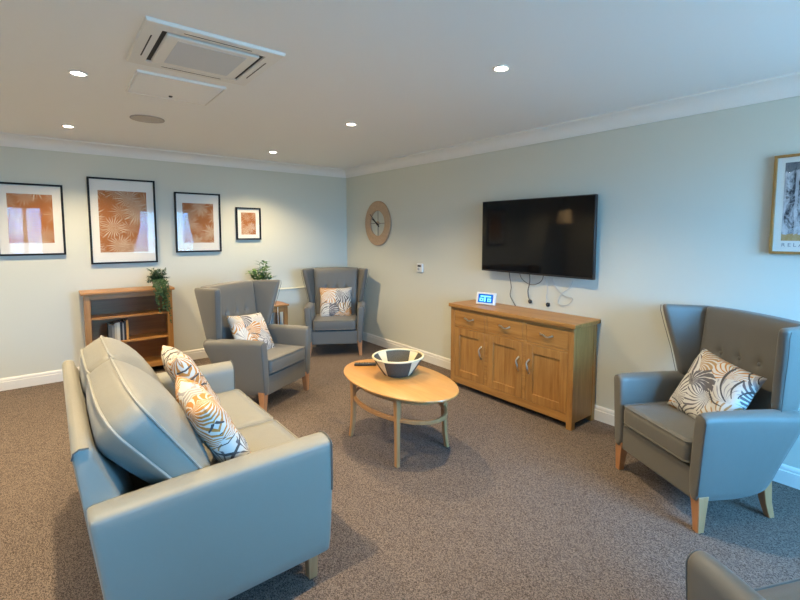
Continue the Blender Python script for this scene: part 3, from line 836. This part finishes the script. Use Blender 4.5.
# picture on right wall: heathland photograph in an oak frame
def tree_art():
    m, nt, b = newmat('tree_photograph')
    oc = ocoord(nt); mp = N(nt, 'ShaderNodeMapping'); L(nt, oc, mp.inputs[0]); mp.inputs['Scale'].default_value = (1, 1.6, .8)
    n1 = N(nt, 'ShaderNodeTexNoise', Scale=14, Detail=8, Roughness=.75, Distortion=1.5); L(nt, mp.outputs[0], n1.inputs['Vector'])
    r = N(nt, 'ShaderNodeValToRGB'); L(nt, n1.outputs[0], r.inputs[0]); cr = r.color_ramp
    cr.elements[0].position = .40; cr.elements[0].color = (.03, .035, .045, 1)
    cr.elements[1].position = .58; cr.elements[1].color = (.55, .58, .62, 1)
    sp = N(nt, 'ShaderNodeSeparateXYZ'); L(nt, oc, sp.inputs[0])
    # birch trunks: pale uprights
    w = N(nt, 'ShaderNodeTexWave', Scale=5.5, Distortion=2.0); w.bands_direction = 'Y'; L(nt, oc, w.inputs['Vector'])
    tr = math_(nt, 'GREATER_THAN', w.outputs[0], .86)
    c = mixc(nt, math_(nt, 'MULTIPLY', tr, .6), r.outputs[0], (.62, .62, .64))
    top = math_(nt, 'GREATER_THAN', math_(nt, 'ADD', sp.outputs[2], math_(nt, 'MULTIPLY', n1.outputs[0], .12)), .545)
    c = mixc(nt, math_(nt, 'MULTIPLY', top, .8), c, (.05, .06, .07))
    low = math_(nt, 'LESS_THAN', math_(nt, 'ADD', sp.outputs[2], math_(nt, 'MULTIPLY', n1.outputs[0], .06)), .148)
    c = mixc(nt, math_(nt, 'MULTIPLY', low, .85), c, (.50, .30, .09))
    L(nt, c, b.inputs['Base Color']); b.inputs['Roughness'].default_value = .6
    return m
t = empty('framed_picture', (0, -5.20, 1.385), 0, 'oak framed black and white tree print at the right edge, above the blue lit armchair', 'picture')
bm = bmesh.new(); w, h, fw = .20, .577, .015
for a in ((-w, w, 0, fw), (-w, w, h - fw, h), (-w, -w + fw, fw, h - fw), (w - fw, w, fw, h - fw)): box(bm, -.035, -.004, a[0], a[1], a[2], a[3])
obj('frame', bm, M['oakz'], t, bevel=.0015)
obj('mount_board', bx(-.016, -.006, -w + fw, w - fw, fw, h - fw), M['mount'], t)
obj('art_print', bx(-.0175, -.0155, -w + .052, w - .052, .078, h - .045), tree_art(), t)
obj('glass', bx(-.029, -.027, -w + fw, w - fw, fw, h - fw), M['glass'], t, smooth=False)
cu = bpy.data.curves.new('caption_curve', 'FONT'); cu.body = 'R E L A X'; cu.size = .030; cu.extrude = .0004; cu.align_x = 'LEFT'
tmp = bpy.data.objects.new('caption_tmp', cu); COL.objects.link(tmp)
bpy.context.view_layer.update()
me = bpy.data.meshes.new_from_object(tmp.evaluated_get(bpy.context.evaluated_depsgraph_get()))
bpy.data.objects.remove(tmp); me.name = 'caption'
me.materials.clear(); me.materials.append(plain('grey_ink', (.22, .25, .28), .7))
cap = bpy.data.objects.new('caption', me); COL.objects.link(cap); cap.parent = t
cap.rotation_euler = (rad(90), 0, rad(-90)); cap.location = (-.0165, .146, .044); cap.scale = (1.1, 1, 1)

# ------------------------------------------------------------------ bookcase
BC = empty('oak_bookcase', (-2.73, -.16, 0), 0, 'low open oak bookcase against the back wall, under the tallest print', 'bookcase')
OB = Vector((-2.73, -.16, 0))
def r4(bm): xform(bm, lambda c: Vector((c.x, c.y, c.z * 1.012)) - OB); return bm
bx0, bx1, by0, by1 = -3.112, -2.347, -.30, -.022
for a, b_ in ((bx0, bx0 + .05), (bx1 - .05, bx1)):
    obj('front_stile', r4(bx(a, b_, by0, by0 + .04, 0, .87)), M['oakz'], BC, bevel=.002)
for a in (bx0 + .006, bx1 - .026):
    obj('side_panel', r4(bx(a, a + .02, by0 + .04, by1, 0, .87)), M['oakz'], BC)
obj('back_panel', r4(bx(bx0 + .02, bx1 - .02, by1 - .012, by1 - .002, .07, .87)), M['oak_dark'], BC)
obj('top_board', r4(bx(bx0 - .025, bx1 + .025, by0 - .02, by1 + .004, .872, .898)), M['oakx'], BC, bevel=.006, seg=3)
obj('top_rail', r4(bx(bx0 + .05, bx1 - .05, by0 + .004, by0 + .03, .822, .872)), M['oakx'], BC, bevel=.002)
obj('plinth_rail', r4(bx(bx0 + .05, bx1 - .05, by0 + .004, by0 + .03, .07, .115)), M['oakx'], BC, bevel=.002)
for z in (.115, .382, .640):
    obj('shelf', r4(bx(bx0 + .028, bx1 - .028, by0 + .012, by1 - .014, z - .020, z)), M['oakx'], BC, bevel=.002)
# books on the middle shelf
GB = 'books on the middle shelf of the bookcase'
bk = [(.030, .175, (.09, .085, .075), 'dark grey spined book at the left end of the shelf row'), (.022, .170, (.20, .19, .17), 'grey spined book beside the dark grey one'),
      (.018, .185, (.42, .38, .30), 'beige spined book left of the white one'), (.026, .190, (.55, .53, .45), 'white spined book in the shelf row'), (.020, .195, (.018, .018, .022), 'black spined book right of the white one'),
      (.012, .180, (.32, .31, .30), 'thin pale grey book between the black ones'), (.018, .200, (.015, .015, .018), 'black spined book beside the tan upright book'), (.020, .205, (.55, .29, .08), 'tan spined book at the right end of the shelf row')]
x = -2.925
for w_, h_, c_, l_ in bk:
    t = empty('book', (x + w_ / 2, -.17, .387), 0, l_, 'book', GB)
    bm = bmesh.new()
    d0, d1 = -.085, .065
    box(bm, -w_ / 2, -w_ / 2 + .002, d0, d1, 0, h_); box(bm, w_ / 2 - .002, w_ / 2, d0, d1, 0, h_); box(bm, -w_ / 2, w_ / 2, d0 - .002, d0, 0, h_)
    obj('cover', bm, plain('book_cover', c_, .6), t)
    obj('pages', bx(-w_ / 2 + .002, w_ / 2 - .002, d0, d1 - .004, .003, h_ - .004), plain('paper', (.6, .56, .46), .9), t)
    x += w_ + .001

# ------------------------------------------------------------------ plants
def leaf(bm, p, d, n, ln, w, curl=.2):
    d = Vector(d).normalized(); n = Vector(n); s = d.cross(n)
    if s.length < 1e-3: s = d.cross(Vector((1, 0, 0)))
    s.normalize(); n = s.cross(d)
    p = Vector(p); rows = []
    for k, ww in enumerate((.12, .8, 1, .7, .05)):
        t = k / 4
        c = p + d * ln * t - n * curl * ln * t * t
        rows.append([bm.verts.new(c - s * w * ww / 2 + n * w * .12 * ww), bm.verts.new(c), bm.verts.new(c + s * w * ww / 2 + n * w * .12 * ww)])
    for a, b_ in zip(rows[:-1], rows[1:]):
        for i in (0, 1): bm.faces.new((a[i], a[i + 1], b_[i + 1], b_[i]))
rn = random.Random(11)
tp = empty('trailing_plant', (-2.462, -.19, .909), 0, 'small leafed trailing plant hanging over the right of the bookcase top', 'plant')
bm = bmesh.new(); lathe(bm, [(.03, 0), (.042, .01), (.055, .075), (.05, .08), (.044, .07), (.002, .068)], 24)
obj('pot', bm, M['pot'], tp)
bm = bmesh.new(); bs = bmesh.new()
for i in range(64):
    a = rn.uniform(0, 2 * pi); out = rn.uniform(.03, .12); up = rn.uniform(-.02, .155)
    pts = [(0.02 * cos(a), .02 * sin(a), .07), (out * .6 * cos(a), out * .6 * sin(a), .07 + up * .6), (out * cos(a), out * sin(a), .06 + up * .9)]
    pts = smooth_path(pts, 4); tube(bs, pts, .0012, 4)
    for q in pts[2:]:
        for _ in range(2): leaf(bm, q, (rn.uniform(-1, 1), rn.uniform(-1, 1), rn.uniform(-.2, .8)), (0, 0, 1), rn.uniform(.018, .03), rn.uniform(.012, .018))
for i in range(24):
    xx = rn.uniform(-.06, .075); dep = (rn.random() ** 1.3) * .34 + .03; yy = rn.uniform(-.155, -.135)
    xe = xx * .8 + .02 * dep / .3 + rn.uniform(-.02, .02)
    pts = smooth_path([(xx * .4, -.02, .07), (xx * .8, -.08, .085), (xx, yy, .02), (xe, yy - .004, -dep * .5), (xe + rn.uniform(-.01, .01), yy, -dep)], 5)
    tube(bs, pts, .0012, 4)
    for q in pts[1:]:
        for _ in range(1): leaf(bm, q, (rn.uniform(-1, 1), rn.uniform(-1, .2), rn.uniform(-.8, .3)), (0, -1, .5), rn.uniform(.018, .028), rn.uniform(.012, .018))
obj('foliage', bm, M['leafd'], tp); obj('stem', bs, M['leafd'], tp)

# corner lamp table with its plant
LTb = empty('oak_side_table', (-1.33, -.31, 0), 0, 'small square oak side table behind the armchair, holding a leafy plant', 'table')
obj('tabletop', bx(-.235, .235, -.155, .175, .600, .622), M['oakx'], LTb, bevel=.005)
bm = bmesh.new()
for a in ((-.19, .19, -.125, -.107), (-.19, .19, .127, .145)): box(bm, *a, .53, .60)
for a in ((-.205, -.187, -.1, .12), (.187, .205, -.1, .12)): box(bm, *a, .53, .60)
obj('apron', bm, M['oakx'], LTb)
obj('shelf', bx(-.2, .2, -.12, .14, .16, .178), M['oakx'], LTb, bevel=.003)
for sx in (-1, 1):
    for yy in (-.115, .135): obj('leg', bx(sx * .2 - .022, sx * .2 + .022, yy - .022, yy + .022, 0, .60), M['oakz'], LTb, bevel=.002)
cable([(-1.245, -.47, .60), (-1.245, -.472, .5), (-1.243, -.474, .4), (-1.24, -.47, .25)], .004, plain('white_cord', (.7, .7, .66), .5), 'white cord hanging down the front of the small side table')['group'] = 'side table cord'
hp = empty('leafy_houseplant', (-1.375, -.29, .622), 0, 'green leafy houseplant rising behind the wing of the armchair beside the bookcase', 'plant')
bm = bmesh.new(); lathe(bm, [(.045, 0), (.055, .01), (.072, .12), (.066, .125), (.06, .11), (.002, .108)], 24)
obj('pot', bm, M['pot'], hp)
bm = bmesh.new(); bs = bmesh.new()
for i in range(34):
    a = rn.uniform(0, 2 * pi); out = rn.uniform(.02, .14); up = rn.uniform(.18, .40) if i > 2 else .46
    if i <= 2: out = .05 + .02 * i
    pts = smooth_path([(.02 * cos(a), .02 * sin(a), .10), (out * .5 * cos(a), out * .5 * sin(a), .1 + up * .6), (out * cos(a), out * .7 * sin(a), .06 + up)], 6)
    tube(bs, pts, .002, 4)
    for k, q in enumerate(pts[4:]):
        b2 = a + (1.2 if k % 2 else -1.2) + rn.uniform(-.4, .4)
        leaf(bm, q, (cos(b2), sin(b2), rn.uniform(.3, .9)), (0, 0, 1), rn.uniform(.06, .09), rn.uniform(.024, .036), .3)
obj('foliage', bm, M['leafg'], hp); obj('stem', bs, M['leafg'], hp)

# ------------------------------------------------------------------ ceiling fittings
ac = empty('ceiling_air_conditioner', (-2.69, -3.20, H), 0, 'square white ceiling cassette air conditioner with a grey central grille', 'air conditioner')
bm = bmesh.new()
hw = .305
def frame_ring(bm, ho, hi, z0, z1):
    rings = []
    for h, z in ((ho, z1), (ho - .006, z0), (hi, z0), (hi, z1)):
        rings.append([(-h, -h, z), (h, -h, z), (h, h, z), (-h, h, z)])
    loft(bm, rings, closed=True)
frame_ring(bm, .305, .228, -.016, 0)
obj('fascia', bm, M['plastic'], ac, bevel=.003, angle=25)
obj('slot_well', bx(-.235, .235, -.235, .235, -.006, -.002), M['slot'], ac)
bm = bmesh.new()
loft(bm, [[(-h, -h, z), (h, -h, z), (h, h, z), (-h, h, z)] for h, z in ((.206, -.005), (.206, -.018), (.201, -.021))])
pn = obj('centre_panel', bm, M['plastic'], ac, bevel=.002, angle=25)
bm = bmesh.new()
box(bm, -.155, .155, -.165, .165, -.0225, -.019)
def mesh_mat():
    m, nt, b = newmat('intake_mesh')
    oc = ocoord(nt); ck_ = N(nt, 'ShaderNodeTexChecker', Scale=160); L(nt, oc, ck_.inputs[0])
    ck_.inputs[1].default_value = (.72, .76, .80, 1); ck_.inputs[2].default_value = (.48, .52, .56, 1)  # mesh colours lightened to carry the brightness of reflected sky
    L(nt, ck_.outputs[0], b.inputs['Base Color']); b.inputs['Roughness'].default_value = .7
    return m
obj('intake_grille', bm, mesh_mat(), pn)
bm = bmesh.new()
for a in ((-.262, -.256, -.15, .15), (.256, .262, -.15, .15), (-.15, .15, .256, .262), (-.15, .15, -.262, -.256)): box(bm, *a, -.0168, -.015)
obj('air_vane_slot', bm, M['slot'], ac)
ah = empty('ceiling_access_panel', (-2.69, -2.52, H), 0, 'flat white ceiling access hatch just beyond the air conditioner', 'hatch')
bm = bmesh.new()
loft(bm, [[(-h, -h * 1.0, z), (h, -h, z), (h, h, z), (-h, h, z)] for h, z in ((.228, 0), (.226, -.010), (.222, -.012))])
obj('hatch_panel', bm, M['ceil'], ah, angle=25)
bm = bmesh.new(); box(bm, -.228, .228, -.236, -.229, -.014, 0); box(bm, -.228, .228, .229, .236, -.014, 0); box(bm, -.236, -.228, -.236, .236, -.014, 0); box(bm, .228, .236, -.236, .236, -.014, 0)
obj('edge_trim', bm, M['plastic'], ah)
bm = bmesh.new(); lathe(bm, [(.012, -.012), (.010, -.018), (.001, -.018)], 12); xform(bm, lambda c: (c.x, c.y + .15, c.z)); obj('latch', bm, M['slot'], ah)
sp = empty('ceiling_speaker', (-2.70, -1.55, H), 0, 'flush round grey speaker grille in the ceiling', 'speaker')
bm = bmesh.new(); lathe(bm, [(.118, 0), (.118, -.006), (.110, -.009), (.105, -.006), (.001, -.006)], 40); obj('speaker_grille', bm, plain('speaker_mesh', (.50, .47, .43), .8), sp)
bm = bmesh.new(); tube(bm, [(.116 * cos(2 * pi * k / 40), .116 * sin(2 * pi * k / 40), -.006) for k in range(40)], .004, 6, closed=True); obj('bezel', bm, plain('speaker_bezel', (.38, .36, .33), .6), sp)

lens = plain('lamp_lens', (1, .95, .85), .3, emit=(1, .86, .66), es=60)
LPOS = [(-3.174, -2.471, 'recessed ceiling downlight left of the air conditioner, larger in view'), (-3.174, -.816, 'recessed ceiling downlight farthest left, near the back wall'),
        (-1.379, -2.445, 'recessed ceiling downlight above the coffee table side of the room, right of centre'), (-1.375, -.758, 'recessed ceiling downlight nearest the far corner'),
        (-1.407, -4.071, 'recessed ceiling downlight above the space before the television'), (-3.174, -4.10, 'downlight above the sofa'),
        (-4.95, -2.45, 'downlight by the left wall'), (-4.95, -4.10, 'second downlight by the left wall'), (-4.95, -.80, 'downlight in the back left corner')]
WARM = (1, .76, .43)
for i, (x, y, lb) in enumerate(LPOS):
    t = empty('ceiling_downlight', (x, y, H), 0, lb, 'downlight', 'recessed ceiling downlights')
    bm = bmesh.new(); lathe(bm, [(.046, 0), (.046, -.004), (.042, -.007), (.033, -.005), (.033, 0)], 32, cap=False); obj('trim_ring', bm, M['plastic'], t)
    bm = bmesh.new(); lathe(bm, [(.001, -.008), (.020, -.007), (.034, -.003), (.034, -.0005), (.001, -.0005)], 24); obj('lens', bm, lens, t)
    ld = bpy.data.lights.new('downlight_lamp', 'SPOT'); ld.energy = 132; ld.color = WARM; ld.spot_size = rad(128); ld.spot_blend = .7; ld.shadow_soft_size = .03
    lo = bpy.data.objects.new('downlight_lamp', ld); lo.location = (0, 0, -.014); lo.parent = t; COL.objects.link(lo)

# ------------------------------------------------------------------ curtains and floor lamp (seen only in reflections)
def curtain(x0, x1, sgn, lbl):
    bm = bmesh.new(); n = 60; rows = []
    for j in range(15):
        z = .10 + (2.20 - .10) * j / 14
        tie = math.exp(-((z - 1.0) / .45) ** 2) * .45 if z > .1 else 0
        r_ = []
        for i in range(n + 1):
            u = i / n
            xx = (x0 + (x1 - x0) * u)
            xc = x0 if sgn < 0 else x1
            xx = xc + (xx - xc) * (1 - tie)
            r_.append((xx, YS + .10 + .03 * sin(u * 2 * pi * 7), z))
        rows.append(r_)
    vs = [[bm.verts.new(p) for p in r_] for r_ in rows]
    for a, b_ in zip(vs[:-1], vs[1:]):
        for i in range(n): bm.faces.new((a[i], a[i + 1], b_[i + 1], b_[i]))
    o = obj('curtain', bm, M['curtain'], angle=80)
    s = o.modifiers.new('Solid', 'SOLIDIFY'); s.thickness = .004
    return props(o, lbl, 'curtain', 'window curtains')
curtain(-4.5, -4.05, -1, 'curtain at the outer side of the left window'); curtain(-3.2, -2.8, 1, 'curtain at the inner side of the left window')
curtain(-2.0, -1.6, -1, 'curtain at the inner side of the right window'); curtain(-.55, -.12, 1, 'curtain at the outer side of the right window')
fl = empty('floor_lamp', (-5.15, -.42, 0), 0, 'floor lamp with a cream drum shade in the back left corner', 'lamp')
bm = bmesh.new(); lathe(bm, [(.001, 0), (.14, 0), (.14, .015), (.02, .03), (.012, .04), (.012, 1.78), (.001, 1.78)], 24); obj('stand', bm, M['metal'], fl)
bm = bmesh.new(); lathe(bm, [(.16, 1.72), (.11, 1.98), (.108, 1.98), (.158, 1.72)], 32, cap=False); obj('lamp_shade', bm, plain('shade_cloth', (.8, .65, .45), .8, emit=(1, .62, .3), es=1.2), fl)

# ------------------------------------------------------------------ daylight
W = bpy.data.worlds.new('World'); SC.world = W; W.use_nodes = True
nt = W.node_tree
bg = nt.nodes['Background']
tc = N(nt, 'ShaderNodeTexCoord'); sp_ = N(nt, 'ShaderNodeSeparateXYZ'); L(nt, tc.outputs['Generated'], sp_.inputs[0])
wr = N(nt, 'ShaderNodeValToRGB'); L(nt, math_(nt, 'ADD', sp_.outputs[2], .5), wr.inputs[0])
e_ = wr.color_ramp.elements
e_[0].position = .44; e_[0].color = (.13, .22, .30, 1)      # ground outside
e_[1].position = .52; e_[1].color = (.14, .51, 1.0, 1)      # sky
L(nt, wr.outputs[0], bg.inputs[0]); bg.inputs[1].default_value = 50
for a, b_ in WIN:
    ld = bpy.data.lights.new('window_portal', 'AREA'); ld.shape = 'RECTANGLE'; ld.size = b_ - a; ld.size_y = WZ1 - WZ0
    ld.cycles.is_portal = True
    lo = bpy.data.objects.new('window_portal', ld); lo.location = ((a + b_) / 2, YS - .19, (WZ0 + WZ1) / 2); lo.rotation_euler = (rad(90), 0, 0)
    lo.rotation_euler = Vector((0, 1, 0)).to_track_quat('-Z', 'Y').to_euler()
    COL.objects.link(lo)

# ------------------------------------------------------------------ camera
yaw, pitch, roll = 0.6949395534, 0.0781267615, 0.0031872865
d = Vector((sin(yaw) * cos(pitch), cos(yaw) * cos(pitch), -sin(pitch)))
r = Vector((cos(yaw), -sin(yaw), 0)); u = r.cross(d)
rr_ = r * cos(roll) + u * sin(roll); uu = -r * sin(roll) + u * cos(roll)
cam = bpy.data.cameras.new('camera'); co = bpy.data.objects.new('camera', cam); COL.objects.link(co)
co.matrix_world = Matrix.Translation((-3.3475484, -5.7310141, 1.5)) @ Matrix((rr_, uu, -d)).transposed().to_4x4()
cam.sensor_width = 36; cam.sensor_fit = 'HORIZONTAL'; cam.lens = 447.418 / 800 * 36
cam.shift_x = -22.082 / 800; cam.shift_y = -31.674 / 800
cam.clip_start = .05
SC.camera = co
SC.view_settings.view_transform = 'Standard'; SC.view_settings.look = 'None'
SC.view_settings.exposure = .20; SC.view_settings.gamma = 1; SC.view_settings.use_curve_mapping = False
